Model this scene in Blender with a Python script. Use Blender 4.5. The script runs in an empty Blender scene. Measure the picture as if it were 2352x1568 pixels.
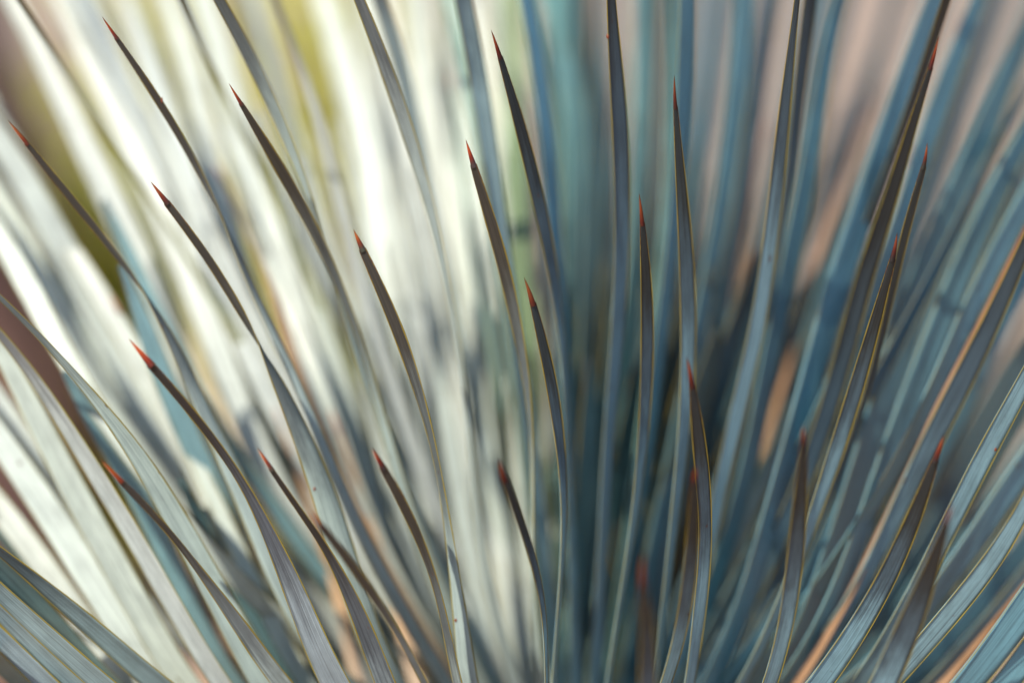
import bpy, math, random
from mathutils import Vector, Matrix
random.seed(11)
sc = bpy.context.scene
COL = sc.collection

# ------------------------------------------------------------------ camera
CAM = Vector((0.0, 0.0, 1.0))
PITCH = math.radians(16)
FWD = Vector((0, math.cos(PITCH), -math.sin(PITCH)))
RIGHT = Vector((1, 0, 0))
UP = RIGHT.cross(FWD)
FPX = 50.0 / 36.0 * 2352.0            # focal length in pixels of a 2352 wide picture
cd = bpy.data.cameras.new('camera')
cam = bpy.data.objects.new('camera', cd)
COL.objects.link(cam)
cam.location = CAM
cam.rotation_euler = (math.pi / 2 - PITCH, 0, 0)
cd.lens = 50; cd.sensor_width = 36
cd.clip_start = 0.02; cd.clip_end = 400
cd.dof.use_dof = True
cd.dof.focus_distance = 0.553
cd.dof.aperture_fstop = 1.4
cd.dof.aperture_blades = 0
sc.camera = cam

# ------------------------------------------------------------------ light
SUN = Vector((-0.43, -0.40, 0.81)).normalized()
w = bpy.data.worlds.new('World'); sc.world = w; w.use_nodes = True
nt = w.node_tree
sky = nt.nodes.new('ShaderNodeTexSky')
sky.sky_type = 'NISHITA'; sky.sun_disc = False
sky.sun_elevation = math.asin(SUN.z)
sky.sun_rotation = math.atan2(SUN.x, SUN.y)
nt.links.new(sky.outputs[0], nt.nodes['Background'].inputs[0])
nt.nodes['Background'].inputs[1].default_value = 0.11
sl = bpy.data.lights.new('sun', 'SUN')
sl.energy = 5.0; sl.angle = math.radians(0.5); sl.color = (1.0, 0.89, 0.72)
so = bpy.data.objects.new('sun', sl); COL.objects.link(so)
so.rotation_euler = SUN.to_track_quat('Z', 'Y').to_euler()
sc.view_settings.view_transform = 'Standard'
sc.view_settings.look = 'None'
sc.view_settings.exposure = 0.78
sc.view_settings.gamma = 1
sc.cycles.use_denoising = True
sc.cycles.max_bounces = 8

# ------------------------------------------------------------------ helpers
def at(x, y, d):
    return CAM + d * (FWD + (x - 1176) / FPX * RIGHT - (y - 784) / FPX * UP)

def link(name, me, mat, parent=None):
    o = bpy.data.objects.new(name, me)
    if mat is not None: me.materials.append(mat)
    COL.objects.link(o)
    if parent is not None: o.parent = parent
    return o

def mesh(name, vs, fs, uvs=None, smooth=True):
    me = bpy.data.meshes.new(name)
    me.from_pydata([tuple(v) for v in vs], [], fs)
    if uvs is not None:
        ul = me.uv_layers.new(name='UVMap')
        flat = []
        for l in me.loops:
            flat.extend(uvs[l.vertex_index])
        ul.data.foreach_set('uv', flat)
    if smooth: me.polygons.foreach_set('use_smooth', [True] * len(me.polygons))
    me.update()
    return me

class NT:
    def __init__(s, name):
        s.m = bpy.data.materials.new(name); s.m.use_nodes = True
        s.t = s.m.node_tree; s.t.nodes.clear()
    def n(s, typ, **kw):
        nd = s.t.nodes.new(typ)
        for k, v in kw.items():
            if k.startswith('i_'):
                k = k[2:]
                nd.inputs[int(k) if k.isdigit() else k.replace('_', ' ')].default_value = v
            else: setattr(nd, k, v)
        return nd
    def l(s, a, b): s.t.links.new(a, b)
    def ramp(s, fac, stops, interp='LINEAR'):
        r = s.n('ShaderNodeValToRGB'); e = r.color_ramp.elements
        r.color_ramp.interpolation = interp
        while len(e) < len(stops): e.new(0.5)
        for i, (p, c) in enumerate(stops):
            e[i].position = p; e[i].color = (*c, 1)
        s.l(fac, r.inputs[0]); return r.outputs[0]
    def math(s, op, a, b=None, c=None):
        m = s.n('ShaderNodeMath', operation=op)
        for i, v in enumerate((a, b, c)):
            if v is None: continue
            if isinstance(v, (int, float)): m.inputs[i].default_value = v
            else: s.l(v, m.inputs[i])
        return m.outputs[0]
    def mix(s, typ, f, a, b):
        m = s.n('ShaderNodeMix', data_type='RGBA', blend_type=typ)
        for i, v in ((0, f), (6, a), (7, b)):
            if isinstance(v, (int, float)): m.inputs[i].default_value = v
            elif isinstance(v, tuple): m.inputs[i].default_value = (*v, 1)
            else: s.l(v, m.inputs[i])
        return m.outputs[2]

def leaf_material(name, tip, mid, body, trans, tfac, rough=0.42, spec=0.45):
    """u = across the blade (0..1), v = metres from the tip"""
    k = NT(name)
    uv = k.n('ShaderNodeUVMap'); sep = k.n('ShaderNodeSeparateXYZ'); k.l(uv.outputs[0], sep.inputs[0])
    oi = k.n('ShaderNodeObjectInfo')
    u, v = sep.outputs[0], sep.outputs[1]
    # fibres running along the blade
    cx = k.n('ShaderNodeCombineXYZ'); k.l(k.math('MULTIPLY', u, 34.0), cx.inputs[0]); k.l(k.math('MULTIPLY', v, 14.0), cx.inputs[1])
    k.l(k.math('MULTIPLY', oi.outputs['Random'], 40.0), cx.inputs[2])
    fib = k.n('ShaderNodeTexNoise', i_Scale=1.0, i_Detail=3.0, i_Roughness=0.6); k.l(cx.outputs[0], fib.inputs[0])
    # waxy bloom, in soft blotches
    c2 = k.n('ShaderNodeCombineXYZ'); k.l(k.math('MULTIPLY', u, 2.2), c2.inputs[0]); k.l(k.math('MULTIPLY', v, 60.0), c2.inputs[1])
    k.l(k.math('MULTIPLY', oi.outputs['Random'], 90.0), c2.inputs[2])
    blo = k.n('ShaderNodeTexNoise', i_Scale=1.0, i_Detail=4.0, i_Roughness=0.62); k.l(c2.outputs[0], blo.inputs[0])
    vj = k.math('ADD', v, k.math('MULTIPLY', k.math('SUBTRACT', fib.outputs[0], 0.5), 0.05))
    vj = k.math('ADD', vj, k.math('MULTIPLY', k.math('SUBTRACT', blo.outputs[0], 0.5), 0.03))
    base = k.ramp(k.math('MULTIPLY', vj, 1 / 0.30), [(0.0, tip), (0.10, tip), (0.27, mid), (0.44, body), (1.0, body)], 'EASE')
    fibc = k.ramp(fib.outputs[0], [(0.30, (0.5, 0.5, 0.52)), (0.5, (1, 1, 1)), (0.70, (1.4, 1.4, 1.38))])
    base = k.mix('MULTIPLY', 0.8, base, fibc)
    bloc = k.ramp(blo.outputs[0], [(0.3, (0.66, 0.67, 0.67)), (0.6, (1.10, 1.10, 1.10))])
    base = k.mix('MULTIPLY', 0.6, base, bloc)
    # a few dark pleats
    pl = k.math('ABSOLUTE', k.math('SUBTRACT', u, k.math('ADD', 0.22, k.math('MULTIPLY', oi.outputs['Random'], 0.5))))
    plc = k.ramp(k.math('MULTIPLY', pl, 12.0), [(0.0, (0.5, 0.5, 0.52)), (0.35, (1, 1, 1)), (1, (1, 1, 1))])
    base = k.mix('MULTIPLY', 0.7, base, plc)
    base = k.mix('MULTIPLY', 1.0, base, oi.outputs['Color'])
    # rare brown specks
    c3 = k.n('ShaderNodeCombineXYZ'); k.l(k.math('MULTIPLY', u, 1.2), c3.inputs[0]); k.l(k.math('MULTIPLY', v, 100.0), c3.inputs[1]); k.l(k.math('MULTIPLY', oi.outputs['Random'], 55.0), c3.inputs[2])
    vor = k.n('ShaderNodeTexVoronoi', i_Scale=0.55); k.l(c3.outputs[0], vor.inputs[0])
    sp = k.ramp(vor.outputs['Distance'], [(0.0, (1, 1, 1)), (0.045, (1, 1, 1)), (0.07, (0, 0, 0))])
    base = k.mix('MIX', k.math('MULTIPLY', sp, 0.7), base, (0.09, 0.035, 0.02))
    bp = k.n('ShaderNodeBump', i_Strength=0.35, i_Distance=0.0004); k.l(fib.outputs[0], bp.inputs['Height'])
    pb = k.n('ShaderNodeBsdfPrincipled', i_Roughness=rough)
    pb.inputs['Specular IOR Level'].default_value = spec
    k.l(base, pb.inputs['Base Color']); k.l(bp.outputs[0], pb.inputs['Normal'])
    tr = k.n('ShaderNodeBsdfTranslucent'); k.l(k.mix('MULTIPLY', 1.0, base, trans), tr.inputs[0])
    mx = k.n('ShaderNodeMixShader', i_0=tfac); k.l(pb.outputs[0], mx.inputs[1]); k.l(tr.outputs[0], mx.inputs[2])
    out = k.n('ShaderNodeOutputMaterial'); k.l(mx.outputs[0], out.inputs[0])
    return k.m

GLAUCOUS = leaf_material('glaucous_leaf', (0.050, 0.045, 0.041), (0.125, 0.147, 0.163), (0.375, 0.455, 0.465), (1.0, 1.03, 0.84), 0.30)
DRYM = leaf_material('dry_leaf_or_gap_strip', (0.08, 0.045, 0.025), (0.16, 0.10, 0.06), (0.24, 0.16, 0.10), (1.0, 0.8, 0.5), 0.15, 0.7, 0.2)

GAP_STRIP = leaf_material('sunlit_gap_strip', (0.30, 0.15, 0.07), (0.46, 0.26, 0.13), (0.56, 0.38, 0.25), (1.0, 0.85, 0.6), 0.25, 0.7, 0.2)  # strips added in place of sunlit ground seen between the leaves

def simple_ramp_material(name, stops, rough=0.4, spec=0.5, length=0.014):
    k = NT(name)
    uv = k.n('ShaderNodeUVMap'); sep = k.n('ShaderNodeSeparateXYZ'); k.l(uv.outputs[0], sep.inputs[0])
    nz = k.n('ShaderNodeTexNoise', i_Scale=600.0, i_Detail=2.0)
    tc = k.n('ShaderNodeTexCoord'); k.l(tc.outputs['Object'], nz.inputs[0])
    f = k.math('ADD', k.math('MULTIPLY', sep.outputs[1], 1 / length), k.math('MULTIPLY', k.math('SUBTRACT', nz.outputs[0], 0.5), 0.18))
    c = k.mix('MULTIPLY', 1.0, k.ramp(f, stops), k.n('ShaderNodeObjectInfo').outputs['Color'])
    pb = k.n('ShaderNodeBsdfPrincipled', i_Roughness=rough); pb.inputs['Specular IOR Level'].default_value = spec
    k.l(c, pb.inputs['Base Color'])
    tr = k.n('ShaderNodeBsdfTranslucent'); k.l(c, tr.inputs[0])
    mx = k.n('ShaderNodeMixShader', i_0=0.3); k.l(pb.outputs[0], mx.inputs[1]); k.l(tr.outputs[0], mx.inputs[2])
    out = k.n('ShaderNodeOutputMaterial'); k.l(mx.outputs[0], out.inputs[0])
    return k.m
SPINE = simple_ramp_material('spine_horn', [(0.0, (0.34, 0.13, 0.05)), (0.35, (0.36, 0.075, 0.018)), (0.66, (0.17, 0.025, 0.012)), (0.90, (0.07, 0.03, 0.025)), (1.0, (0.05, 0.045, 0.042))], 0.6, 0.25, 0.0115)
MARGIN = simple_ramp_material('yellow_margin', [(0.0, (0.12, 0.05, 0.02)), (0.06, (0.24, 0.18, 0.03)), (0.5, (0.26, 0.22, 0.045)), (1.0, (0.20, 0.18, 0.08))], 0.5, 0.3, 0.30)
SCAR = simple_ramp_material('brown_scar', [(0.0, (0.20, 0.05, 0.02)), (1.0, (0.30, 0.10, 0.04))])

# ------------------------------------------------------------------ the leaves, with strips for sunlit gaps and shadowed slits, one line each
# depth at the first point (m), depth where it leaves the picture, roll (deg), tint, then x,y,width on a 12-sheet chart
OX = {'a': (0, 0), 'b': (574.2, 0), 'c': (1148.4, 0), 'd': (1722.6, 0),
      'e': (0, 516.8), 'f': (574.2, 516.8), 'g': (1148.4, 516.8), 'h': (1722.6, 516.8),
      'i': (0, 994), 'j': (574.2, 994), 'k': (1148.4, 994), 'l': (1722.6, 994)}
TINT = {'n': (0.86, 0.91, 0.89), 'l': (1.30, 1.23, 1.18), 'b': (0.85, 1.0, 1.08), 't': (0.92, 1.12, 1.02), 'g': (0.62, 0.74, 0.42),  # sun and shade put into the tint: paler lit leaves, darker shaded ones
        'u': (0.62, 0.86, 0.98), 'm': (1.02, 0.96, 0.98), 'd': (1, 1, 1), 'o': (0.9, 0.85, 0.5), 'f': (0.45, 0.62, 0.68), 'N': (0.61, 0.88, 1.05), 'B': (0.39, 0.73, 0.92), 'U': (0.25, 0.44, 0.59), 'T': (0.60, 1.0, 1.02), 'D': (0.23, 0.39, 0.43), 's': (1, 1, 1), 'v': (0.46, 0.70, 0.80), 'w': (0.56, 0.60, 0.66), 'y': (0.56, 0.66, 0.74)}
LEAVES = '''
.555 .585 8 nx a 612,88,0 680,170,22 735,245,24 800,330,34 870,430,44 980,590,54 1080,760,56 1180,920,46 1250,1060,32 1340,1240,26 e 1450,60,36 1540,290,40 1600,480,44 f 100,600,46 220,800,50 330,1050,50 420,1300,45
.56 .59 8 nx a 30,770,0 100,840,28 175,905,34 250,985,42 330,1090,52 420,1210,56 510,1330,54 600,1450,50 e 700,130,42 800,260,34 900,380,28 1000,520,22 1100,760,60 1220,1040,90 1350,1330,110 i 1500,300,110 1620,620,110 1725,900,110
.535 .56 8 w e 815,735,0 870,800,24 940,865,42 1010,940,52 1100,1040,54 1190,1140,56 1280,1260,50 1360,1370,44 1440,1470,38 i 1540,290,40 j 20,400,46 90,560,70 190,760,100 280,960,130 370,1200,150 450,1400,160 530,1568,170
.555 .575 8 nx a 930,1128,0 985,1195,24 1035,1255,28 1090,1330,44 e 1160,-1,52 1250,110,54 1340,240,56 1430,390,52 1510,530,44 1580,650,36 1650,770,28 f 80,790,36 190,1000,66 290,1230,110 400,1480,140 j 500,480,150 600,800,150 680,1100,140
.552 .60 8 n a 1412,495,0 1460,570,20 1512,650,28 1560,730,40 b 60,830,58 150,980,72 230,1120,80 310,1260,80 390,1400,70 f 460,130,62 520,260,54 580,400,44 630,530,36 680,650,30 720,780,28 770,980,40 830,1200,50 880,1400,60
.565 .59 8 nx a 1330,-100,50 1390,0,66 1470,150,80 1560,320,92 b 90,530,95 170,690,88 240,850,64 300,1000,44 345,1120,30 400,1280,20 440,1400,20 480,1560,26
.560 .61 8 n b 640,-130,46 695,0,56 740,120,66 790,240,80 850,400,90 910,560,92 960,700,92 1010,860,90 1060,1020,80 1100,1160,62 1140,1300,52 1180,1430,46 f 1205,150,44 1230,300,38 1260,450,34 1290,620,34 1320,800,30 1350,980,30 1370,1150,30 1390,1350,30 1400,1560,30
.630 .68 5 y b 820,-20,80 900,200,90 960,420,100 1000,620,90 1040,820,80 1090,1020,70 1150,1250,60 f 1200,100,50
.550 .57 10 n f 625,-11,0 660,60,24 695,130,34 740,220,48 790,330,62 850,460,74 910,590,80 960,720,80 1000,840,78 1040,960,66 1075,1070,52 1105,1170,40 1135,1280,30 1165,1400,24 j 1175,120,20 1195,250,20 1215,380,26 1240,540,40 1265,720,50 1290,900,64 1310,1080,80 1340,1280,100 1370,1568,120
.550 .60 12 n b 1525,185,0 1545,270,18 1565,350,22 1590,430,36 1620,530,52 1660,660,70 c 110,730,66 150,880,84 190,1030,88 220,1170,88 250,1310,86 g 285,30,80 320,200,72 350,420,56 370,600,42 395,800,34 410,1000,26 420,1200,20
.550 .59 12 n b 1343,865,0 1370,940,20 1397,1015,28 1420,1100,44 1450,1190,58 1490,1310,72 f 1530,15,76 1560,120,80 1600,270,78 1635,420,74 1665,560,70 1695,720,60 g 150,830,50 175,950,40 190,1100,30 205,1300,22 k 207,100,18 212,400,16 205,700,16
.550 .58 12 n g 160,320,0 175,390,22 195,450,32 220,550,44 250,660,58 280,780,70 305,900,76 330,1020,80 350,1150,76 370,1300,66 k 378,50,56 390,180,46 400,350,40 402,500,34 398,650,26 390,800,20 380,920,18 368,1060,18 355,1250,18 340,1450,20 330,1568,22
.553 .62 14 n*0.62 c 685,-150,30 690,0,48 705,200,72 720,400,92 740,600,104 755,780,108 765,950,106 768,1150,104 765,1350,100 g 765,150,94 762,300,90 750,500,84 735,700,80 715,900,78 695,1100,75 680,1300,70 k 665,200,66 650,450,60 640,700,50
.552 .60 14 n c 1098,490,0 1099,570,12 1099,650,16 1103,750,24 1110,880,40 1120,1000,54 1132,1130,66 1145,1270,76 g 1158,60,86 1168,200,96 1175,350,100 1180,500,102 1182,700,100 1180,850,94 1175,1000,88 1165,1150,78 1150,1350,70 k 1135,150,64 1110,380,60 1085,600,52 1060,800,44 1040,1000,40 1010,1250,36
.550 .60 14 n g 878,-186,0 885,-90,22 893,0,34 902,120,52 912,260,68 920,400,78 924,550,82 924,700,80 922,850,80 918,1000,78 910,1150,72 900,1300,66 k 883,170,56 865,350,48 848,480,44 828,620,38 805,760,34 780,900,30 755,1040,28 730,1200,26 705,1350,24 685,1500,24
.530 .57 14 n g 1182,840,0 1190,900,26 1200,960,34 1210,1050,42 1220,1150,62 1235,1260,84 1250,1370,98 k 1255,170,100 1278,330,86 1288,500,74 1288,700,76 1275,900,82 1255,1080,84 1235,1250,76 1205,1450,58 1190,1568,50
.505 .545 14 n k 1205,170,0 1212,240,28 1215,300,36 1215,400,56 1212,520,72 1205,640,80 1198,760,82 1190,880,84 1175,1010,84 1155,1130,80 1130,1260,76 1100,1380,70 1070,1480,64 1040,1568,58
.478 .495 8 n k 880,770,0 888,860,40 893,920,50 900,1000,64 910,1100,80 920,1220,94 925,1350,102 925,1568,106
.508 .55 14 n h 340,1220,0 l 338,40,26 332,120,44 322,250,66 315,380,84 302,550,100 290,700,104 275,850,104 255,1000,96 235,1150,92 205,1300,90 170,1430,88 130,1568,84
.550 .59 14 n h 940,40,0 925,110,18 900,190,26 865,320,40 830,430,58 800,540,68 770,660,80 730,800,90 690,930,92 650,1060,90 610,1190,96 570,1330,100 l 540,100,98 500,230,92 450,380,84 390,550,70 320,720,60 240,950,56 170,1130,60 100,1280,56 30,1420,44
.556 .61 14 n*0.7 d 300,-30,8 285,120,24 262,260,42 240,420,58 225,560,70 210,720,80 195,880,86 180,1040,88 160,1200,88 h 140,0,90 120,150,92 100,300,94 80,450,96 62,620,100 g 1600,760,100 1540,950,96 1470,1230,96 k 1440,60,98 1390,300,90 1345,500,80 1300,750,70
.600 .62 14 n*0.5 d 375,-30,80 350,150,90 325,350,80 300,560,80 280,760,70 265,950,60 240,1150,50 215,1350,40
.650 .63 16 b d 570,-80,80 540,0,85 505,150,90 470,350,90 445,520,95 420,700,100 395,880,105 370,1050,110 340,1220,120 h 300,30,130 240,250,130 200,450,120 160,650,110 120,850,100 80,1050,100 40,1300,100
.645 .61 16 b d 1160,-20,120 1060,220,130 990,440,130 920,660,135 860,860,150 790,1080,160 720,1280,165 h 655,80,165 590,250,165 530,430,165 480,600,165 430,800,160 380,1000,150 330,1200,140 l 220,200,130 130,500,120 60,800,110
.585 .62 16 n*0.4 d 1240,-30,50 1190,150,60 1130,330,64 1070,480,60 1010,640,60 940,850,50
.560 .60 14 n*0.5 d 1190,250,0 1165,320,18 1140,400,22 1110,500,34 1060,640,50 1020,760,60 985,880,66 950,1010,72 915,1150,74 880,1290,80 h 790,60,98 745,230,108 690,420,110 640,600,110 590,800,110 540,1000,110
.556 .59 14 n*0.6 d 1140,875,0 1120,940,16 1098,1010,20 1075,1100,34 1040,1220,50 1005,1340,60 h 970,20,58 945,130,54 920,260,50 895,380,44 870,500,40 840,640,38 810,780,36 770,920,34 730,1060,32 690,1180,30 640,1350,30
.680 .62 18 b*0.7 d 1440,-30,90 1370,150,110 1290,350,120 1220,540,130 1160,720,140 1100,880,140 1050,1040,130 1000,1200,120 950,1380,100 h 900,100,80
.690 .61 18 b*0.6 d 1750,120,80 1680,280,100 1600,470,120 1540,640,130 1480,800,150 1420,950,165 1360,1100,175 1290,1260,185 h 1200,40,190 1120,240,190 1050,430,190 980,620,190 910,820,180 850,1020,170 790,1250,160 l 700,200,150 630,400,140 560,600,130 490,820,120 420,1020,110 340,1240,100
.650 .60 18 t d 1740,800,90 1660,960,110 1580,1130,130 1510,1290,140 h 1400,100,150 1320,290,150 1240,500,150 1160,700,150 1080,900,150 1000,1100,140 920,1300,130 l 850,190,130 780,390,120 710,590,120 640,790,110 560,1010,100
.630 .60 18 b h 1700,-100,130 1600,80,140 1500,270,140 1420,440,130 1340,620,120 1260,800,110 1180,980,90 1100,1160,80
.530 .555 16 n l 1210,0,0 1190,80,30 1170,150,38 1130,260,60 1080,400,84 1030,520,96 980,640,104 930,760,110 870,880,112 810,1000,118 740,1120,124 660,1250,130 580,1370,134 490,1500,138 440,1568,140
.575 .60 16 n*0.55 h 1740,100,60 1690,230,80 1640,340,90 1580,460,100 1520,590,110 1460,720,120 1400,840,126 1340,960,130 1270,1100,136 1200,1230,140 l 1120,80,130 1030,260,120 940,450,110 860,640,100 780,820,90 690,980,80
.555 .58 16 n h 1740,950,90 1690,1050,100 1630,1160,110 1570,1270,112 l 1530,0,120 1450,160,120 1370,330,120 1300,480,120 1230,620,110 1160,760,100 1080,900,90 1000,1060,90 920,1200,90 840,1340,90 760,1480,90
.500 .53 16 n l 1265,420,0 1250,480,26 1232,550,34 1205,640,50 1165,760,76 1120,880,110 1080,1000,124 1040,1100,134 1000,1200,146 950,1300,156 890,1420,160 840,1568,164
.540 .56 16 m l 1740,440,70 1690,560,100 1640,640,110 1570,740,120 1500,830,124 1430,920,124 1350,1020,124 1270,1120,124 1190,1210,122 1100,1310,120 1020,1400,116 950,1480,110 880,1568,104
.610 .60 18 b l 1740,180,150 1650,310,150 1570,430,150 1490,550,145 1410,670,140 1330,790,130 1250,900,120 1170,1010,110
.560 .565 18 b l 1760,1050,190 1680,1165,190 1590,1285,180 1500,1400,170 1420,1510,160 1370,1580,150
.570 .57 18 b l 1780,1330,150 1700,1440,150 1620,1568,140
.620 .61 18 u l 1760,840,80 1650,990,90 1530,1140,90 1410,1280,90 1290,1420,90 1190,1540,90
.640 .64 14 b c 165,-20,90 215,250,98 255,500,100 290,750,105 310,1000,105 325,1250,100 340,1500,90 g 360,300,80 390,700,70
.800 .70 16 t c 300,-30,120 370,150,140 420,400,150 460,650,150 480,900,140 480,1200,130 g 470,150,120 460,500,110 450,900,100 430,1300,90
.720 .66 16 t c 890,-30,100 890,300,105 900,600,105 895,900,100 880,1150,95 g 855,50,90 835,350,85 800,650,80
.600 .62 14 b c 1175,-100,90 1172,50,105 1168,250,112 1160,450,114 1150,650,108 1138,850,96 1120,1100,80 1100,1300,70
.700 .65 18 b c 1530,-30,100 1520,200,105 1490,500,110 1460,750,110 1430,1000,110 1400,1250,110 g 1350,130,110 1300,380,110 1250,650,100 1190,950,90
.730 .66 22 u c 1720,-30,70 1670,250,80 1620,500,85 1580,800,90 1540,1100,95 1490,1400,95 g 1430,230,100 1370,500,100 1310,800,100 1250,1100,90
.800 .70 -10 g c 80,-20,90 100,400,110 100,900,120 100,1400,120 g 130,150,120 190,500,90 230,900,80 220,1300,70 k 180,300,70
.680 .65 16 t c 1075,300,60 1075,700,80 1065,1100,95 g 1060,50,110 1035,280,115 1000,520,108 970,750,100 940,1000,90 900,1300,80
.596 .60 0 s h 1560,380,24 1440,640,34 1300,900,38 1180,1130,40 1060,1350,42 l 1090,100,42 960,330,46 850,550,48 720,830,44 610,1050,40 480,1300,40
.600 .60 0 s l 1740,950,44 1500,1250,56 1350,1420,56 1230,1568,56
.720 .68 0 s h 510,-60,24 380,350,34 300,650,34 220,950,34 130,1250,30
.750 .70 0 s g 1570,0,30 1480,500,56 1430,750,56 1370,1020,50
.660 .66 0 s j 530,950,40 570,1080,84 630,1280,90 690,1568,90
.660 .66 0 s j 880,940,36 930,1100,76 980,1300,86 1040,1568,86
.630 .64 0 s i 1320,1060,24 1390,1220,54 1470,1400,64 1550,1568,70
.780 .68 22 D c 600,230,30 602,500,80 592,800,110 580,1200,120 g 568,150,120 555,500,110 545,800,100
.950 .72 22 u d 900,60,50 760,400,60 660,650,64 580,880,70 500,1100,70 430,1350,70 h 330,120,80 250,400,80
.720 .64 20 u d 1750,560,50 1640,760,60 1540,930,64 1460,1080,64 1380,1260,60
.720 .63 -34 l a 40,-80,90 150,120,105 270,340,120 390,600,140 490,820,155 600,1050,170 700,1250,175 800,1450,175 e 870,200,175 960,420,175 1060,660,175 1150,900,170 1240,1150,165 1330,1400,160
.600 .64 0 o a 90,-60,28 200,100,38 290,260,40 350,370,34 430,470,24 520,610,18 620,760,18
.750 .65 -34 l a 340,-60,60 420,120,70 500,280,80 580,430,90 680,600,115 780,800,140 880,1000,160 960,1180,170 1060,1380,170 e 1130,120,165 1220,380,165 1320,640,165 1420,900,155 1500,1150,150
.800 .67 -34 l a 470,-60,105 560,120,115 660,310,125 740,470,130 830,650,135 920,830,130 1000,1000,130 1080,1170,130 1160,1340,130 e 1260,120,130 1360,350,130 1460,600,130
.850 .68 -34 l a 770,-60,110 830,100,120 900,300,135 960,480,140 1030,660,135 1100,850,130 1160,1020,115 1220,1200,105
.820 .68 -34 l a 1020,-80,110 1080,80,125 1150,260,140 1210,450,145 1250,640,145 1280,850,145 1330,1080,150 1400,1300,155 e 1460,120,155 1540,380,155 1620,640,150 f 130,900,140
.610 .65 5 o a 1120,-60,46 1180,90,54 1240,230,48 1290,350,38 1340,460,28 1380,540,22 1430,640,18
.800 .66 -34 l a 1220,-60,95 1310,200,105 1390,440,120 1460,700,145 1530,960,165 1590,1200,175 f 80,0,190 150,150,200 230,350,200 310,600,200 390,850,190 450,1100,180 510,1350,170
.66 .65 20 v a 600,1120,0 640,1220,60 680,1320,86 e 750,50,90 820,180,86 890,330,80 960,460,70 1040,640,70
.605 .635 20 v e 690,100,0 740,210,60 800,330,80 860,480,90 920,640,108 970,800,120 1030,950,130 1090,1100,140 1160,1250,145 1230,1400,150 i 1290,230,145 1350,350,140 1420,500,130 1500,680,115 1570,850,96 1620,960,80
.665 .61 -34 l a -60,780,140 100,1010,155 190,1150,160 280,1320,160 e 350,70,155 450,240,165 560,430,175 660,620,185 760,830,190 860,1030,190 960,1250,185 1050,1450,175 i 1080,250,165 1170,450,155 1270,680,140 1370,900,120 1460,1100,100
.680 .63 -34 l a -40,1180,110 80,1370,140 e 130,80,140 230,250,140 300,400,125 370,560,100 450,720,105 550,900,120
.650 .60 -30 l e -40,0,110 60,160,130 150,340,140 240,500,140 330,680,140 430,860,130 540,1040,110 640,1200,100
.545 .585 6 n e -60,390,20 0,445,26 60,490,32 140,570,36 220,660,40 300,740,40 380,830,36 460,920,30 540,1010,30 620,1110,46 700,1220,72 i 780,-30,92 870,120,110 960,280,130 1050,430,140 1140,600,150 1230,760,150 1310,900,150 1390,1050,160 1470,1200,170 1560,1360,180 1660,1568,190
.530 .56 8 n i 630,165,0 690,230,30 745,285,36 810,350,40 880,420,40 950,490,40 1020,560,38 1080,620,34 1130,690,26 1190,775,24 1260,870,40 1350,990,58 1450,1120,78 1560,1280,96 1650,1420,106
.600 .60 -34 l e -40,700,85 60,880,105 160,1060,125 250,1230,145 i 330,120,155 420,290,155 520,460,165 620,640,165 720,820,165 820,1000,165 920,1190,165 1020,1370,160 1120,1550,155
.575 .58 -20 m e -40,620,34 60,730,46 140,830,58 220,930,68 310,1060,80 i 400,-50,88 490,60,100 570,200,110 650,320,110 740,470,110 830,620,110 920,780,110 1010,940,110 1100,1090,110 1190,1240,110 1280,1400,110 1370,1568,110
.60 .62 20 v e 310,780,0 370,860,60 430,960,100 520,1110,110 610,1250,125 700,1390,135 i 780,200,135 880,390,130 980,600,138 1060,780,130 1140,930,120 1220,1100,110 1310,1280,100 1400,1450,90
.620 .60 -32 l i -40,-20,140 60,120,160 160,270,170 270,430,180 380,600,185 480,760,185 580,920,185 690,1090,185 800,1260,180 900,1420,180 990,1568,175
.630 .61 -28 l i -40,420,140 60,540,150 170,680,155 280,830,150 380,970,145 480,1110,140 580,1250,135 680,1390,130 790,1568,125
.625 .65 22 D i -130,460,80 -30,600,80 100,740,80 220,870,85 340,990,85 460,1100,76 580,1210,66 700,1320,50
.565 .60 16 v i -40,800,140 80,920,160 200,1050,165 320,1190,165 430,1310,165 540,1440,160 640,1568,150
.556 .57 4 y i -60,690,20 0,740,36 150,850,74 280,960,90 400,1060,100 520,1160,110 640,1260,118 760,1370,122 880,1480,128 980,1568,130
.550 .555 6 y i -40,960,86 60,1060,100 170,1150,110 290,1250,118 400,1350,120 510,1450,120 620,1560,120
.560 .565 8 y i -40,1080,76 60,1180,90 180,1290,100 300,1410,108 420,1540,110
.565 .565 -6 y i -40,1230,100 80,1340,110 180,1440,118 280,1568,120
.57 .61 16 U i -60,1380,100 60,1500,100 130,1580,100
.640 .63 -30 l e -40,1050,120 60,1180,140 150,1330,145 250,1480,135 i 300,280,110 400,440,90 500,600,90
.615 .63 20 D i 1060,150,0 1100,230,40 1180,380,70 1260,540,84 1350,720,86 1440,890,86 1530,1050,88 1620,1200,88 1725,1380,88
.605 .62 22 D i 1400,300,0 1440,360,30 1560,520,56 j 50,620,66 130,760,68 200,900,68 260,1060,60 320,1250,60 400,1450,60
.640 .62 -34 l i 1090,-80,140 1190,100,145 1290,330,145 1390,550,140 1480,740,125 1560,900,115 1640,1050,105 1725,1200,100
.620 .61 -32 l j -100,680,95 0,900,100 100,1100,105 200,1300,108 300,1500,110
.535 .56 8 w j 25,80,0 90,170,26 150,245,34 200,320,36 250,400,36 310,480,36 380,580,34 450,660,30 500,740,34 560,860,58 620,980,80 680,1110,96 740,1260,110 800,1420,118 850,1568,120
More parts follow.
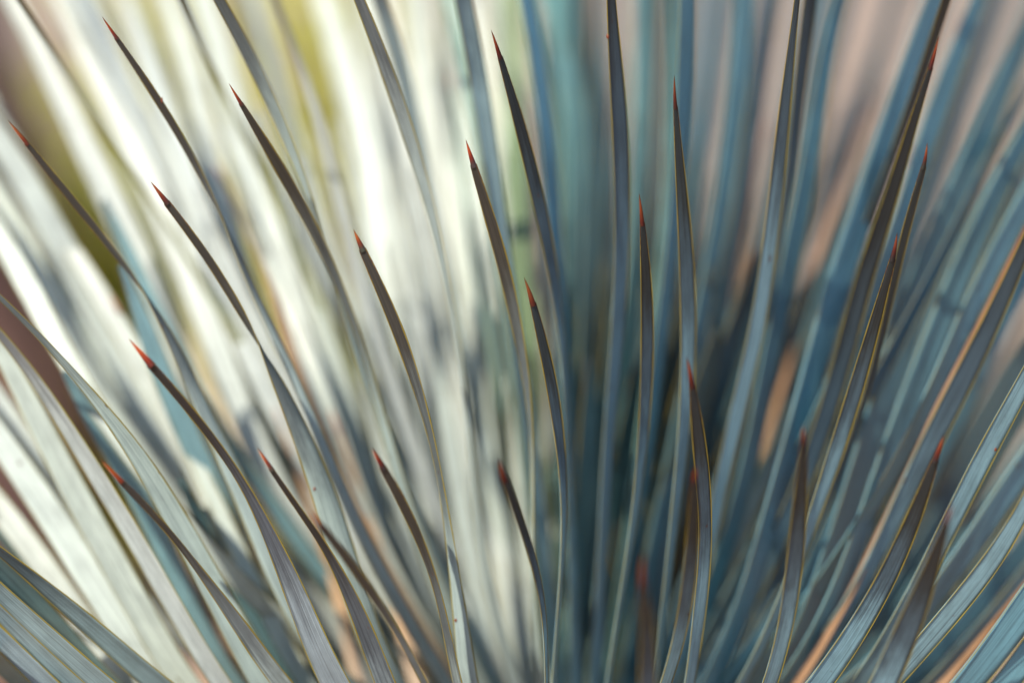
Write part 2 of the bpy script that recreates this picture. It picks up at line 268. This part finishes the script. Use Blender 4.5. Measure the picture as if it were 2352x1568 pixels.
.508 .54 8 n j 340,460,0 400,540,44 455,590,48 520,670,54 600,760,58 680,880,56 750,980,50 820,1070,44 880,1160,40 940,1260,38 1000,1370,36 1060,1480,34 1100,1568,34
.528 .56 10 n j 755,60,0 790,130,30 830,210,46 880,290,60 940,390,66 1000,510,64 1050,620,56 1095,730,46 1140,840,36 1175,940,32 1200,1050,36 1225,1180,44 1250,1320,52 1280,1450,54 1300,1568,54
.515 .56 12 n j 1540,145,0 1560,210,36 1580,260,44 k 40,310,56 80,420,60 120,530,56 160,640,50 200,760,44 235,880,42 260,1000,38 275,1130,30 285,1260,22 290,1400,16 288,1568,14
.740 .68 10 d f 640,750,40 680,1100,58 720,1350,66 j 750,250,66 790,500,58 840,750,48 870,930,40
.660 .63 10 d f 100,300,20 140,400,50 190,560,70 240,740,76 290,900,58 340,1050,40
.850 .70 -34 l b 440,-80,110 500,100,145 570,320,165 640,560,175 700,800,180 750,1050,180 790,1300,180 f 830,250,180 870,550,170 910,800,160 960,1100,145 1010,1400,130
.650 .66 -8 m b 150,-40,36 220,130,46 280,300,48 340,450,48 400,620,54 460,820,58 510,1020,66 560,1240,70
.900 .72 -34 l b 780,150,80 820,400,110 860,700,135 890,950,145 930,1250,150 f 990,250,155 1050,650,150 1090,1000,140 1130,1400,125
.900 .72 -32 l b 1010,-30,110 1030,200,120 1060,500,130 1100,800,140 1150,1100,140 1200,1400,140 f 1240,200,135 1280,600,130 1300,1000,120
.700 .66 10 t b 1230,-40,76 1280,150,85 1330,350,85 1370,550,76 1420,800,70
.600 .62 12 b b 1330,-40,100 1360,100,108 1395,280,114 1430,480,114 1460,680,112 1490,880,108 1520,1080,104 1545,1280,98 1565,1450,88 f 1600,250,76
.850 .70 -30 l b 1260,250,105 1290,600,130 1320,900,140 1350,1250,140 f 1380,100,140 1400,500,125 1420,900,115
.850 .70 0 g b 1600,-30,110 1610,300,115 1640,700,115 1660,1000,115 1680,1400,115 f 1690,300,110
.70 .70 20 t f 1380,40,30 1400,200,50 1430,400,60 1480,600,66 1530,800,66 1560,1050,60 1580,1350,60
'''

def parse():
    out = []
    for ln in LEAVES.strip().splitlines():
        t = ln.split()
        d0, d1, roll, tint = float(t[0]), float(t[1]), float(t[2]), t[3].split('*')[0]
        own = float(t[3].split('*')[1]) if '*' in t[3] else None
        pts = []; ox = oy = 0
        for k in t[4:]:
            if len(k) == 1: ox, oy = OX[k]; continue
            x, y, ww = (float(q) for q in k.split(','))
            pts.append((ox + x / 2.731, oy + y / 2.731, ww / 2.731))
        if tint == 's': roll = -10 if pts[0][0] < 1100 else -32
        elif pts[0][0] < 1100: roll = LEFT_ROLL[tint[0]]
        elif roll > 0: roll = 37 if d0 < 0.58 else 53
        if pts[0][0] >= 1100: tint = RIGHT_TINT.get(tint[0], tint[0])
        if tint == 'l' and d0 > 0.66: d1 = max(d1, 0.665)
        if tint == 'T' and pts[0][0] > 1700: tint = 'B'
        out.append((d0, d1, roll, tint, pts, own))
    return out

def cr(p0, p1, p2, p3, t):
    return tuple(0.5 * ((2 * b) + (-a + c) * t + (2 * a - 5 * b + 4 * c - d) * t * t + (-a + 3 * b - 3 * c + d) * t ** 3)
                 for a, b, c, d in zip(p0, p1, p2, p3))

def resample(pts, n):
    """even steps along a smooth curve through pts (first coordinates are position)"""
    P = [pts[0]] + list(pts) + [pts[-1]]
    fine = []
    for i in range(len(pts) - 1):
        for s in range(12):
            fine.append(cr(P[i], P[i + 1], P[i + 2], P[i + 3], s / 12))
    fine.append(pts[-1])
    L = [0]
    for a, b in zip(fine, fine[1:]):
        L.append(L[-1] + math.dist(a[:3], b[:3]))
    out = []; j = 0
    for k in range(n):
        q = L[-1] * k / (n - 1)
        while j < len(L) - 2 and L[j + 1] < q: j += 1
        f = (q - L[j]) / max(1e-9, L[j + 1] - L[j])
        out.append(tuple(a + (b - a) * f for a, b in zip(fine[j], fine[j + 1])))
    return out, L[-1]

CORE = at(1335, 2010, 0.70)           # the growing point, just below the picture

plant = bpy.data.objects.new('yucca_plant', None)
COL.objects.link(plant)
plant.location = (CORE.x, CORE.y, 0)
plant['label'] = 'blue-grey yucca plant, narrow leaves with yellow edges and red-tipped spines fanning out'
plant['category'] = 'plant'
bpy.context.view_layer.update()
PINV = Matrix.Translation(-plant.location)

SPINE_L = 0.011
spine_rng = random.Random(8)
# how far down from the tip the wax bloom starts (scale, head start in metres)
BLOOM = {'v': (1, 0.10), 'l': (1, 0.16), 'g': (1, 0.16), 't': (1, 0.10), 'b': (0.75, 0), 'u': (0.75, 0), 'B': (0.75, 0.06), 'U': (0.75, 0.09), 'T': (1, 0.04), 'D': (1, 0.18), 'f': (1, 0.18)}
RIGHT_TINT = {'n': 'N', 'm': 'N', 'b': 'B', 't': 'T', 'u': 'U'}  # shaded side swaps to darker, bluer tints, shade put into the colour
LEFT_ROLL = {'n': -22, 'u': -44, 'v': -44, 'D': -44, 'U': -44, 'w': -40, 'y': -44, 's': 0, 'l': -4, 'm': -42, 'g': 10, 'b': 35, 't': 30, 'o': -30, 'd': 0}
def build_leaf(track, tint, roll_deg, thick=0.0008, nsec=60, margins=True, bloom=1.0, spine=True):
    """track: list of (point, visible width in m) from tip to base; makes leaf > margin, margin, tip_spine"""
    flip = tint.endswith('x'); tint = tint[0]
    pts = [(p.x, p.y, p.z, ww) for p, ww in track]
    S, total = resample(pts, nsec)
    for _ in range(14):
        S = [S[0]] + [tuple((a + 2 * b + c) / 4 for a, b, c in zip(S[i - 1], S[i], S[i + 1])) for i in range(1, nsec - 1)] + [S[-1]]
    P = [Vector(s[:3]) for s in S]
    r0 = math.radians(roll_deg)
    wv = [max(0.0, s[3]) / math.cos(r0) for s in S]
    # the blade only grows towards the base; where it looks narrower it is turned edge-on
    W = []; m = 0
    for q in wv: m = max(m, q); W.append(m)
    for _ in range(4):
        W = [W[0]] + [(W[i - 1] + 2 * W[i] + W[i + 1]) / 4 for i in range(1, nsec - 1)] + [W[-1]]
    sg = 1 if roll_deg >= 0 else -1
    R = []
    for q, a in zip(wv, W):
        c = min(1.0, q * math.cos(r0) / max(a, 1e-6))
        R.append(sg * max(abs(r0), math.acos(c)) if a > 1e-4 else r0)
    if flip:
        # past its narrowest place the blade has turned over and shows its other face
        lo = min(range(nsec // 6, nsec * 4 // 5), key=lambda i: abs(math.cos(R[i])))
        for i in range(nsec):
            q = min(1.0, max(0.0, (i - lo) / (nsec * 0.22)))
            if i > lo: R[i] = sg * (math.pi - min(abs(R[i]), math.pi / 2 - q * 1.45))
    for _ in range(6):
        R = [R[0]] + [(R[i - 1] + 2 * R[i] + R[i + 1]) / 4 for i in range(1, nsec - 1)] + [R[-1]]
    if not flip: R = [max(-1.35, min(1.35, r)) for r in R]
    T = []
    for i in range(nsec):
        a, b = P[max(0, i - 1)], P[min(nsec - 1, i + 1)]
        T.append((b - a).normalized())
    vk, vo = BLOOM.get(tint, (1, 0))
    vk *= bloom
    vs, fs, uvs = [], [], []
    left, right, frames = [], [], []
    NC = 7
    for i in range(nsec):
        view = (CAM - P[i]).normalized()
        t = T[i]
        n0 = (view - t * view.dot(t)).normalized()
        b = t.cross(n0)
        if b.dot(RIGHT) < 0: b = -b
        n = math.cos(R[i]) * n0 + math.sin(R[i]) * b
        wd = math.cos(R[i]) * b - math.sin(R[i]) * n0
        frames.append((P[i], t, n, wd, W[i]))
        hw = max(W[i], 0.0007) / 2
        v = total * i / (nsec - 1)
        th = min(thick, hw * 0.7)
        for side in (1, -1):
            for c in range(NC):
                u = -1 + 2 * c / (NC - 1)
                dish = hw * (0.22 if tint in 'nlmgobutfvwy' else 0.09) * (u * u - 0.4) + (0.00012 if c in (2, 4) else 0)
                lift = dish + side * th * (0.5 - 0.32 * abs(u) ** 2)
                vs.append(P[i] + wd * (hw * u) + n * lift)
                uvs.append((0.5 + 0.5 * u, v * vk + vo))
        left.append(P[i] - wd * hw + n * (hw * 0.13)); right.append(P[i] + wd * hw + n * (hw * 0.13))
    M = 2 * NC
    for i in range(nsec - 1):
        a, b = i * M, (i + 1) * M
        for c in range(NC - 1):
            fs.append((a + c, a + c + 1, b + c + 1, b + c))
            fs.append((a + NC + c, b + NC + c, b + NC + c + 1, a + NC + c + 1))
        fs.append((a, b, b + NC, a + NC)); fs.append((a + NC - 1, a + M - 1, b + M - 1, b + NC - 1))
    base = (nsec - 1) * M
    fs.append(tuple(base + q for q in (tuple(range(NC - 1, -1, -1)) + tuple(range(NC, M)))))
    vs = [PINV @ v for v in vs]
    leaf = link('dry_leaf_or_gap_strip' if tint in 'ds' else 'leaf', mesh('leaf', vs, fs, uvs), {'d': DRYM, 's': GAP_STRIP}.get(tint, GLAUCOUS), plant)
    if tint in 'ds': leaf['label'] = 'dried brown leaf' if tint == 'd' else 'straw-coloured strip standing in for sunlit ground in a gap'
    j = random.uniform
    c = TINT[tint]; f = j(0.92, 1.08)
    if tint == 's': c = (1.3, 1.55, 1.9) if P[0].x < -0.02 else (0.56, 0.50, 0.45)  # gap strips: painted paler on the left as bright sunlit ground, dimmer right
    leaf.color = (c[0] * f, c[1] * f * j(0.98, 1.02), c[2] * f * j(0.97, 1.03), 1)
    if margins and tint not in 'ds':
        for line in (left, right):
            mv, mf, mu = [], [], []
            plen = random.uniform(0, 6)
            for i, p in enumerate(line):
                _, t, n, wd, ww = frames[i]
                rad = (0.00027 if tint.islower() else 0.00018) * min(1.0, 0.35 + ww / 0.008) * (1 + 0.35 * math.sin(i * 1.7 + plen) * math.sin(i * 0.63 + 2 * plen))
                for q in range(5):
                    an = 2 * math.pi * q / 5
                    mv.append(PINV @ (p + (wd * math.cos(an) + n * math.sin(an)) * rad))
                    mu.append((q / 5, total * i / (nsec - 1)))
                if i:
                    a, b = (i - 1) * 5, i * 5
                    for q in range(5):
                        mf.append((a + q, a + (q + 1) % 5, b + (q + 1) % 5, b + q))
            link('margin', mesh('margin', mv, mf, mu), MARGIN, leaf)
    if not spine: return leaf
    # horny spine at the very tip
    p, t, n, wd, ww = frames[0]
    sl_ = SPINE_L * spine_rng.uniform(0.72, 1.12); hook = spine_rng.uniform(-0.0012, 0.0016)
    r1 = max(ww / 2, 0.0007) * 1.04
    shade_ = spine_rng.uniform(0.75, 1.1) * SPINE_L / sl_
    sv, sf, su = [], [], []
    for i in range(6):
        f = i / 5
        cpt = p + t * 0.0012 * f - t * sl_ * (1 - f) + (n + wd * 0.5) * hook * (1 - f) ** 2
        rad = (0.00006 + (r1 - 0.00006) * f ** 0.8)
        for q in range(6):
            an = 2 * math.pi * q / 6
            sv.append(PINV @ (cpt + (wd * math.cos(an) + n * math.sin(an) * 0.8) * rad))
            su.append((q / 6, SPINE_L * f * shade_))
        if i:
            a, b = (i - 1) * 6, i * 6
            for q in range(6): sf.append((a + q, a + (q + 1) % 6, b + (q + 1) % 6, b + q))
    sf.append((0, 1, 2, 3, 4, 5))
    sp = link('tip_spine', mesh('tip_spine', sv, sf, su), SPINE, leaf)
    q = j(0.42, 0.6) if tint.isupper() else j(0.7, 1.5)  # darker maroon on the shaded side, partly shade put into the colour
    sp.color = (q, q * j(0.8, 1.2), q, 1)
    return leaf

def track_of(d0, d1, pts, power=1.25):
    n = len(pts)
    L = [0]
    for a, b in zip(pts, pts[1:]): L.append(L[-1] + math.dist(a[:2], b[:2]))
    tr = []
    for (x, y, ww), l in zip(pts, L):
        s = l / L[-1]
        d = d1 + (d0 - d1) * (1 - s) ** power
        tr.append((at(x, y, d), ww * d / FPX))
    if pts[0][2] == 0:
        # real tip in the picture: the spine takes the first stretch
        a, b = tr[0][0], tr[1][0]
        acc = 0; k = 0
        while k < len(tr) - 2 and acc + (tr[k + 1][0] - tr[k][0]).length < SPINE_L:
            acc += (tr[k + 1][0] - tr[k][0]).length; k += 1
        seg = (tr[k + 1][0] - tr[k][0]).length
        f = (SPINE_L - acc) / seg
        p = tr[k][0].lerp(tr[k + 1][0], f)
        ww = max(0.0016, min(tr[k + 1][1], 0.0030) * 0.85)
        tr = [(p, ww)] + tr[k + 1:]
    else:
        # runs on out of the picture and tapers to its own tip
        p0, p1 = tr[0][0], tr[1][0]
        dirv = (p0 - p1).normalized()
        w0 = max(tr[0][1], 0.002)
        ln = 0.05 + w0 * 12
        bend = Vector((0, 0, -0.10))
        ext = []
        for q, wf in ((1.0, 0.2), (0.75, 0.5), (0.5, 0.78), (0.25, 0.95)):
            ext.append((p0 + dirv * ln * q + bend * (q * q) * ln, max(0.0016, w0 * wf)))
        tr = ext + tr
    # down to the growing point
    pe, we = tr[-1]
    dirv = (pe - tr[-2][0]).normalized()
    out = (pe - CORE); out.normalize()
    root = CORE + Vector((out.x * 0.03, out.y * 0.03, out.z * 0.02))
    ln = (root - pe).length
    m0 = dirv * ln * 0.9; m1 = -out * ln * 0.7
    wend = max(we, 0.009)
    for q in (0.2, 0.4, 0.6, 0.8, 1.0):
        h = (2 * q ** 3 - 3 * q * q + 1) * pe + (q ** 3 - 2 * q * q + q) * m0 + (-2 * q ** 3 + 3 * q * q) * root + (q ** 3 - q * q) * m1
        tr.append((h, we + (wend - we) * q))
    return tr

TRACED = []
for d0, d1, roll, tint, pts, own in parse():
    y0 = pts[0][1]
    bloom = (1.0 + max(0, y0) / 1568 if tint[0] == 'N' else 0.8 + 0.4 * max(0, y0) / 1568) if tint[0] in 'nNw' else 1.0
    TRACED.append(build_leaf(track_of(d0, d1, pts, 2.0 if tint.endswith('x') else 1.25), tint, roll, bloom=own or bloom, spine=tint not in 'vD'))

# small reddish-brown scars on a few blades, set on the blade's own surface
def scar(x, y, r, long):
    ray = (at(x, y, 1.0) - CAM).normalized()
    best = None
    for lf in TRACED:
        for v in lf.data.vertices:
            q = v.co + plant.location - CAM
            along = q.dot(ray)
            off = (q - ray * along).length
            if off < 0.0022 and (best is None or along < best[0]): best = (along, lf, v.co.copy())
    if best is None: return
    _, lf, c = best
    vs, fs = [], []
    for i in range(5):
        ph = math.pi * i / 4
        for q in range(8):
            an = 2 * math.pi * q / 8
            k_ = 1 + 0.3 * math.sin(3 * an + x)
            vs.append(c + RIGHT * (r * math.sin(ph) * math.cos(an) * k_) + UP * (-long * math.cos(ph)) - FWD * (r * 0.5 * math.sin(ph) * math.sin(an)))
        if i:
            for q in range(8):
                fs.append(((i - 1) * 8 + q, (i - 1) * 8 + (q + 1) % 8, i * 8 + (q + 1) % 8, i * 8 + q))
    link('scar', mesh('scar', vs, fs, [(0.5, 0.0)] * len(vs)), SCAR, lf)
for a in ((866, 652, 0.0007, 0.0012), (1405, 88, 0.0006, 0.0011), (729, 1117, 0.0005, 0.0008), (2289, 1040, 0.0006, 0.0009), (1048, 1411, 0.0005, 0.0008), (362, 232, 0.0004, 0.0012)):
    scar(*a)

# leaves deep in the head of the plant, seen only as blurred streaks tinted dark for the shade between the others
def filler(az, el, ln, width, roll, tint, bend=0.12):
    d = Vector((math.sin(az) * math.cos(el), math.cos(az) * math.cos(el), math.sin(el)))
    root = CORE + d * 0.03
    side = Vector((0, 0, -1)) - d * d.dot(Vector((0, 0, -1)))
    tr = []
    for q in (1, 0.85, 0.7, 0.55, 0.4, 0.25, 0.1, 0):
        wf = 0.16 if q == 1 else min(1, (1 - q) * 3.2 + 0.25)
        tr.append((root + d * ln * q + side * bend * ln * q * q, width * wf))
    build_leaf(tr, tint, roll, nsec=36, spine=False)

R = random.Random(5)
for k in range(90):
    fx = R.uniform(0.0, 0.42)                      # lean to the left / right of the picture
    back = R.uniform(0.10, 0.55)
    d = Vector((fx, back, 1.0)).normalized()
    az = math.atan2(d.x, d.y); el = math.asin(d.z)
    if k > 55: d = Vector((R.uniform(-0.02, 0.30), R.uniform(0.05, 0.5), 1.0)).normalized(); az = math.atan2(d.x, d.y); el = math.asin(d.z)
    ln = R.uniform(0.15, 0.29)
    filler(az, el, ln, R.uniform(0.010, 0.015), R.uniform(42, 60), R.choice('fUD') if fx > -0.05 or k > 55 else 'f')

# pale sunlit leaves farther back on the bright side, each fanning from the head out of the top of the picture
def fan(x0, y0, depth, wd, tint, roll, keep=0.45, first=1.0):
    pts = []
    for q in (0, 0.25, 0.5, 0.75, 1.0):
        y = y0 + (1500 - y0) * q
        f = (y + 20) / 1520
        pts.append((1335 + (x0 - 1335) * (1 - (1 - keep) * f), y, wd * (first if q == 0 else 1 + 0.12 * q)))
    build_leaf(track_of(depth, 0.68, pts), tint, roll, nsec=44, spine=first == 1.0)
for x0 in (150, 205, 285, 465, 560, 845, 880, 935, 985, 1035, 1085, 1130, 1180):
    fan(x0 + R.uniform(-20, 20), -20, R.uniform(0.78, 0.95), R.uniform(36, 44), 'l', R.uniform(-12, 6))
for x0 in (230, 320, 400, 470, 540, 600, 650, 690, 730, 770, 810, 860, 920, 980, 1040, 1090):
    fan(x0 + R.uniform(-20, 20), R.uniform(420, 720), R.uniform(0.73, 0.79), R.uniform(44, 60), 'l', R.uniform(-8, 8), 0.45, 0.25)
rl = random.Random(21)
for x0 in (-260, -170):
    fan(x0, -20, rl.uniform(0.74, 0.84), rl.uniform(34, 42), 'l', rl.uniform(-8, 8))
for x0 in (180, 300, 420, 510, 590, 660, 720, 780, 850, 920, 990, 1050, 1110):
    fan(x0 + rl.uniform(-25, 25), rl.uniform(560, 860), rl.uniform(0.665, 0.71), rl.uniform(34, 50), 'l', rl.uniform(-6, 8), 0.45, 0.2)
# and the shaded ones behind on the other side
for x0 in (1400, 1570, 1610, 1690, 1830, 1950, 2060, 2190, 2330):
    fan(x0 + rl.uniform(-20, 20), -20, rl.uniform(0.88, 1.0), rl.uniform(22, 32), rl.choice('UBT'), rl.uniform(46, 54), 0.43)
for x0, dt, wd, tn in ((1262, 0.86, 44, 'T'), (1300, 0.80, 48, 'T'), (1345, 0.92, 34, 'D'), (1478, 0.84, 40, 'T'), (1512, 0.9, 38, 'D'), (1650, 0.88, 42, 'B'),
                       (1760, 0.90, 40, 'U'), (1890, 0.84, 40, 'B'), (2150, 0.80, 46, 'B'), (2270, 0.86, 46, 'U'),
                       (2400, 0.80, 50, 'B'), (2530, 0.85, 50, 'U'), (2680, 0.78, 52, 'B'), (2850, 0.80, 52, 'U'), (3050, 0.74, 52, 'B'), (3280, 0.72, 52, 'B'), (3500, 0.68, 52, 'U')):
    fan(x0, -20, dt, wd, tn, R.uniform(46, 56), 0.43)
# shorter ones, shade put into their dark tint, that close the gaps lower down
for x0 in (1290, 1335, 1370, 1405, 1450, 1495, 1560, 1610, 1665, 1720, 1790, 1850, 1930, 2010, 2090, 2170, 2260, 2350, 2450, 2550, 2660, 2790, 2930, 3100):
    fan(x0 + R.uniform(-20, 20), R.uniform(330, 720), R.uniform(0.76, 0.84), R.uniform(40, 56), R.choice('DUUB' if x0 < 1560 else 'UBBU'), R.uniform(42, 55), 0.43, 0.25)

# ------------------------------------------------------------------ trunk, below the picture
def lathe(prof, n=20, wob=0.0, rng=random):
    vs, fs = [], []
    for i, (r, z) in enumerate(prof):
        for q in range(n):
            a = 2 * math.pi * q / n
            rr = r * (1 + rng.uniform(-wob, wob))
            vs.append((rr * math.cos(a), rr * math.sin(a), z))
    for i in range(len(prof) - 1):
        for q in range(n):
            fs.append((i * n + q, i * n + (q + 1) % n, (i + 1) * n + (q + 1) % n, (i + 1) * n + q))
    fs.append(tuple(range(n - 1, -1, -1)))
    fs.append(tuple((len(prof) - 1) * n + q for q in range(n)))
    return vs, fs

def noise_material(name, stops, scale, detail=6.0, rough=0.9, bump=0.4, dist=0.01, coords='Object', stretch=(1, 1, 1), trans=None):
    k = NT(name)
    tc = k.n('ShaderNodeTexCoord'); mp = k.n('ShaderNodeMapping', i_Scale=stretch); k.l(tc.outputs[coords], mp.inputs[0])
    nz = k.n('ShaderNodeTexNoise', i_Scale=scale, i_Detail=detail, i_Roughness=0.62); k.l(mp.outputs[0], nz.inputs[0])
    c = k.ramp(nz.outputs[0], stops)
    bp = k.n('ShaderNodeBump', i_Strength=bump, i_Distance=dist); k.l(nz.outputs[0], bp.inputs['Height'])
    pb = k.n('ShaderNodeBsdfPrincipled', i_Roughness=rough); pb.inputs['Specular IOR Level'].default_value = 0.25
    k.l(c, pb.inputs['Base Color']); k.l(bp.outputs[0], pb.inputs['Normal'])
    out = k.n('ShaderNodeOutputMaterial')
    if trans:
        tr = k.n('ShaderNodeBsdfTranslucent'); k.l(c, tr.inputs[0])
        mx = k.n('ShaderNodeMixShader', i_0=trans); k.l(pb.outputs[0], mx.inputs[1]); k.l(tr.outputs[0], mx.inputs[2]); k.l(mx.outputs[0], out.inputs[0])
    else: k.l(pb.outputs[0], out.inputs[0])
    return k.m

TRUNK = noise_material('fibrous_trunk', [(0.3, (0.05, 0.035, 0.025)), (0.7, (0.17, 0.12, 0.08))], 30, stretch=(1, 1, 0.2))
H = CORE.z
v, f = lathe([(0.085, 0), (0.075, 0.06), (0.07, H * 0.5), (0.075, H - 0.08), (0.06, H - 0.02), (0.025, H + 0.02)], 24, 0.08, R)
link('stem', mesh('stem', v, f), TRUNK, plant)

# ------------------------------------------------------------------ ground and what stands behind
k = NT('sandy_ground')
tc = k.n('ShaderNodeTexCoord')
n1 = k.n('ShaderNodeTexNoise', i_Scale=2.2, i_Detail=5.0, i_Roughness=0.6); k.l(tc.outputs['Object'], n1.inputs[0])
n2 = k.n('ShaderNodeTexNoise', i_Scale=60.0, i_Detail=6.0, i_Roughness=0.7); k.l(tc.outputs['Object'], n2.inputs[0])
c1 = k.ramp(n1.outputs[0], [(0.32, (0.12, 0.086, 0.07)), (0.5, (0.24, 0.182, 0.148)), (0.66, (0.27, 0.23, 0.20))])
sp = k.n('ShaderNodeSeparateXYZ'); k.l(tc.outputs['Object'], sp.inputs[0])
c1 = k.mix('MIX', k.ramp(k.math('MULTIPLY', sp.outputs[1], 0.2), [(0.30, (0.9, 0.9, 0.9)), (0.5, (0, 0, 0))]), c1, (0.34, 0.20, 0.11))
c2 = k.ramp(n2.outputs[0], [(0.25, (0.6, 0.6, 0.6)), (0.75, (1.25, 1.25, 1.25))])
bc = k.mix('MULTIPLY', 1.0, c1, c2)
bp = k.n('ShaderNodeBump', i_Strength=0.6, i_Distance=0.01); k.l(n2.outputs[0], bp.inputs['Height'])
pb = k.n('ShaderNodeBsdfPrincipled', i_Roughness=0.95); k.l(bc, pb.inputs['Base Color']); k.l(bp.outputs[0], pb.inputs['Normal'])
out = k.n('ShaderNodeOutputMaterial'); k.l(pb.outputs[0], out.inputs[0])
G = 60; N = 60
gv, gf = [], []
rg = random.Random(3)
for j in range(N + 1):
    for i in range(N + 1):
        sx, sy = 2 * i / N - 1, 2 * j / N - 1
        x = math.copysign(abs(sx) ** 2.5, sx) * 150; y = math.copysign(abs(sy) ** 2.5, sy) * 150
        gv.append((x, y, rg.uniform(-0.012, 0.0)))
for j in range(N):
    for i in range(N):
        a = j * (N + 1) + i
        gf.append((a, a + 1, a + N + 2, a + N + 1))
gr = link('ground', mesh('ground', gv, gf), k.m)
gr['kind'] = 'structure'

# loose stones lying on it behind the plant
k = NT('loose_stone')
gi = k.n('ShaderNodeNewGeometry')
pb = k.n('ShaderNodeBsdfPrincipled', i_Roughness=0.9)
k.l(k.ramp(gi.outputs['Random Per Island'], [(0.0, (0.12, 0.085, 0.07)), (0.35, (0.26, 0.19, 0.155)), (0.7, (0.36, 0.29, 0.24)), (1.0, (0.50, 0.44, 0.38))]), pb.inputs['Base Color'])
out = k.n('ShaderNodeOutputMaterial'); k.l(pb.outputs[0], out.inputs[0])
qv, qf = [], []
for _ in range(2600):
    y = 1.4 + 9 * rg.random() ** 1.6; x = rg.uniform(-0.55, 0.55) * (y + 0.4)
    r = rg.uniform(0.012, 0.055); b0 = len(qv); ro = rg.uniform(0, 6.3)
    for zz, rr in ((-0.2, 0.9), (0.25, 1.0), (0.6, 0.55)):
        for q in range(7):
            an = ro + 2 * math.pi * q / 7
            e = r * rr * rg.uniform(0.78, 1.15)
            qv.append((x + math.cos(an) * e * 1.25, y + math.sin(an) * e, zz * r))
    for lv in (0, 7):
        for q in range(7): qf.append((b0 + lv + q, b0 + lv + (q + 1) % 7, b0 + lv + 7 + (q + 1) % 7, b0 + lv + 7 + q))
    qf.append(tuple(b0 + 14 + q for q in range(7)))
st = link('gravel', mesh('gravel', qv, qf), k.m)
st['kind'] = 'stuff'; st['label'] = 'loose pinkish brown stones on the sandy ground'; st['category'] = 'gravel'

import bmesh
def boulder(name, x, y, dist, size, mat, label, seed):
    """a rock whose middle stands behind the plant at the given distance"""
    bm = bmesh.new(); bmesh.ops.create_icosphere(bm, subdivisions=4, radius=1)
    from mathutils import noise
    for vv in bm.verts:
        p = vv.co.copy()
        q = 1 + 0.28 * noise.noise(p * 1.3 + Vector((seed, 0, 0))) + 0.10 * noise.noise(p * 3.5 + Vector((0, seed, 0))) + 0.03 * noise.noise(p * 9)
        vv.co = Vector((p.x * q * size[0], p.y * q * size[1], p.z * q * size[2]))
    me = bpy.data.meshes.new(name); bm.to_mesh(me); bm.free()
    me.polygons.foreach_set('use_smooth', [True] * len(me.polygons))
    o = link(name, me, mat)
    p = at(x, y, dist)
    o.location = (p.x, p.y, size[2] * 0.6)
    o['label'] = label; o['category'] = 'rock'
    return o
PALE = noise_material('pale_limestone', [(0.3, (0.62, 0.56, 0.46)), (0.7, (0.82, 0.77, 0.66))], 6)
BROWN = noise_material('brown_sandstone', [(0.3, (0.09, 0.055, 0.055)), (0.7, (0.40, 0.26, 0.21))], 5)
boulder('pale_boulder', 560, 250, 2.7, (0.36, 0.4, 0.42), PALE, 'large cream sunlit boulder behind the pale leaves', 2.0)
boulder('pale_boulder', 960, 40, 3.6, (0.34, 0.4, 0.46), PALE, 'smaller cream boulder high behind the middle leaves, beyond the yellow-green shrubs', 7.0)
boulder('brown_boulder', -40, 330, 1.75, (0.075, 0.15, 0.62), BROWN, 'tall reddish brown rock at the edge behind the bright leaves', 4.0)

LEAFM = noise_material('shrub_leaf', [(0.3, (0.40, 0.43, 0.07)), (0.7, (0.64, 0.62, 0.20))], 8, trans=0.5, bump=0.0)
TWIG = noise_material('shrub_twig', [(0.3, (0.06, 0.035, 0.02)), (0.7, (0.14, 0.09, 0.05))], 40)
def shrub(x, y, dist, rad, height, n, label, seed, group='shrubs behind the yucca'):
    rr = random.Random(seed)
    p = at(x, y, dist)
    root = bpy.data.objects.new('garden_shrub', None); COL.objects.link(root)
    root.location = (p.x, p.y, 0)
    root['label'] = label; root['category'] = 'shrub'
    vs, fs, tv, tf = [], [], [], []
    for s in range(26):
        a = rr.uniform(0, 2 * math.pi); lean = rr.uniform(0, 1)
        top = Vector((math.cos(a) * rad * lean, math.sin(a) * rad * lean, height * rr.uniform(0.55, 1.0)))
        side = Vector((-math.sin(a), math.cos(a), 0))
        prev = None
        for i in range(7):
            q = i / 6
            c = Vector((top.x * q ** 1.4, top.y * q ** 1.4, top.z * q))
            b = len(tv)
            for e in range(4):
                an = e * math.pi / 2
                tv.append(c + Vector((math.cos(an), math.sin(an), 0)) * 0.007 * (1.1 - q))
            if i:
                for e in range(4): tf.append((b - 4 + e, b - 4 + (e + 1) % 4, b + (e + 1) % 4, b + e))
            if q < 0.2: continue
            for _ in range(n):
                o = c + Vector((rr.gauss(0, 1), rr.gauss(0, 1), rr.gauss(0, 1))) * 0.045
                d = Vector((rr.gauss(0, 1), rr.gauss(0, 1), rr.gauss(0.4, 0.7))).normalized()
                sd = d.cross(Vector((rr.gauss(0, 1), rr.gauss(0, 1), rr.gauss(0, 1)))).normalized()
                ln = rr.uniform(0.025, 0.055); b2 = len(vs)
                vs += [o, o + d * ln * 0.5 + sd * ln * 0.22, o + d * ln, o + d * ln * 0.5 - sd * ln * 0.22]
                fs.append((b2, b2 + 1, b2 + 2, b2 + 3))
    link('foliage', mesh('foliage', vs, fs, smooth=False), LEAFM, root)
    link('twigs', mesh('twigs', tv, tf), TWIG, root)
    return root
shrub(745, 300, 1.9, 0.13, 1.0, 26, 'yellow-green shrub glowing behind the middle of the white leaves', 1)
shrub(200, 560, 2.0, 0.10, 0.78, 26, 'low yellow-green shrub beside the tall brown rock', 2)
shrub(390, 60, 2.4, 0.16, 0.95, 22, 'olive shrub standing between the brown rock and the large cream boulder', 3)
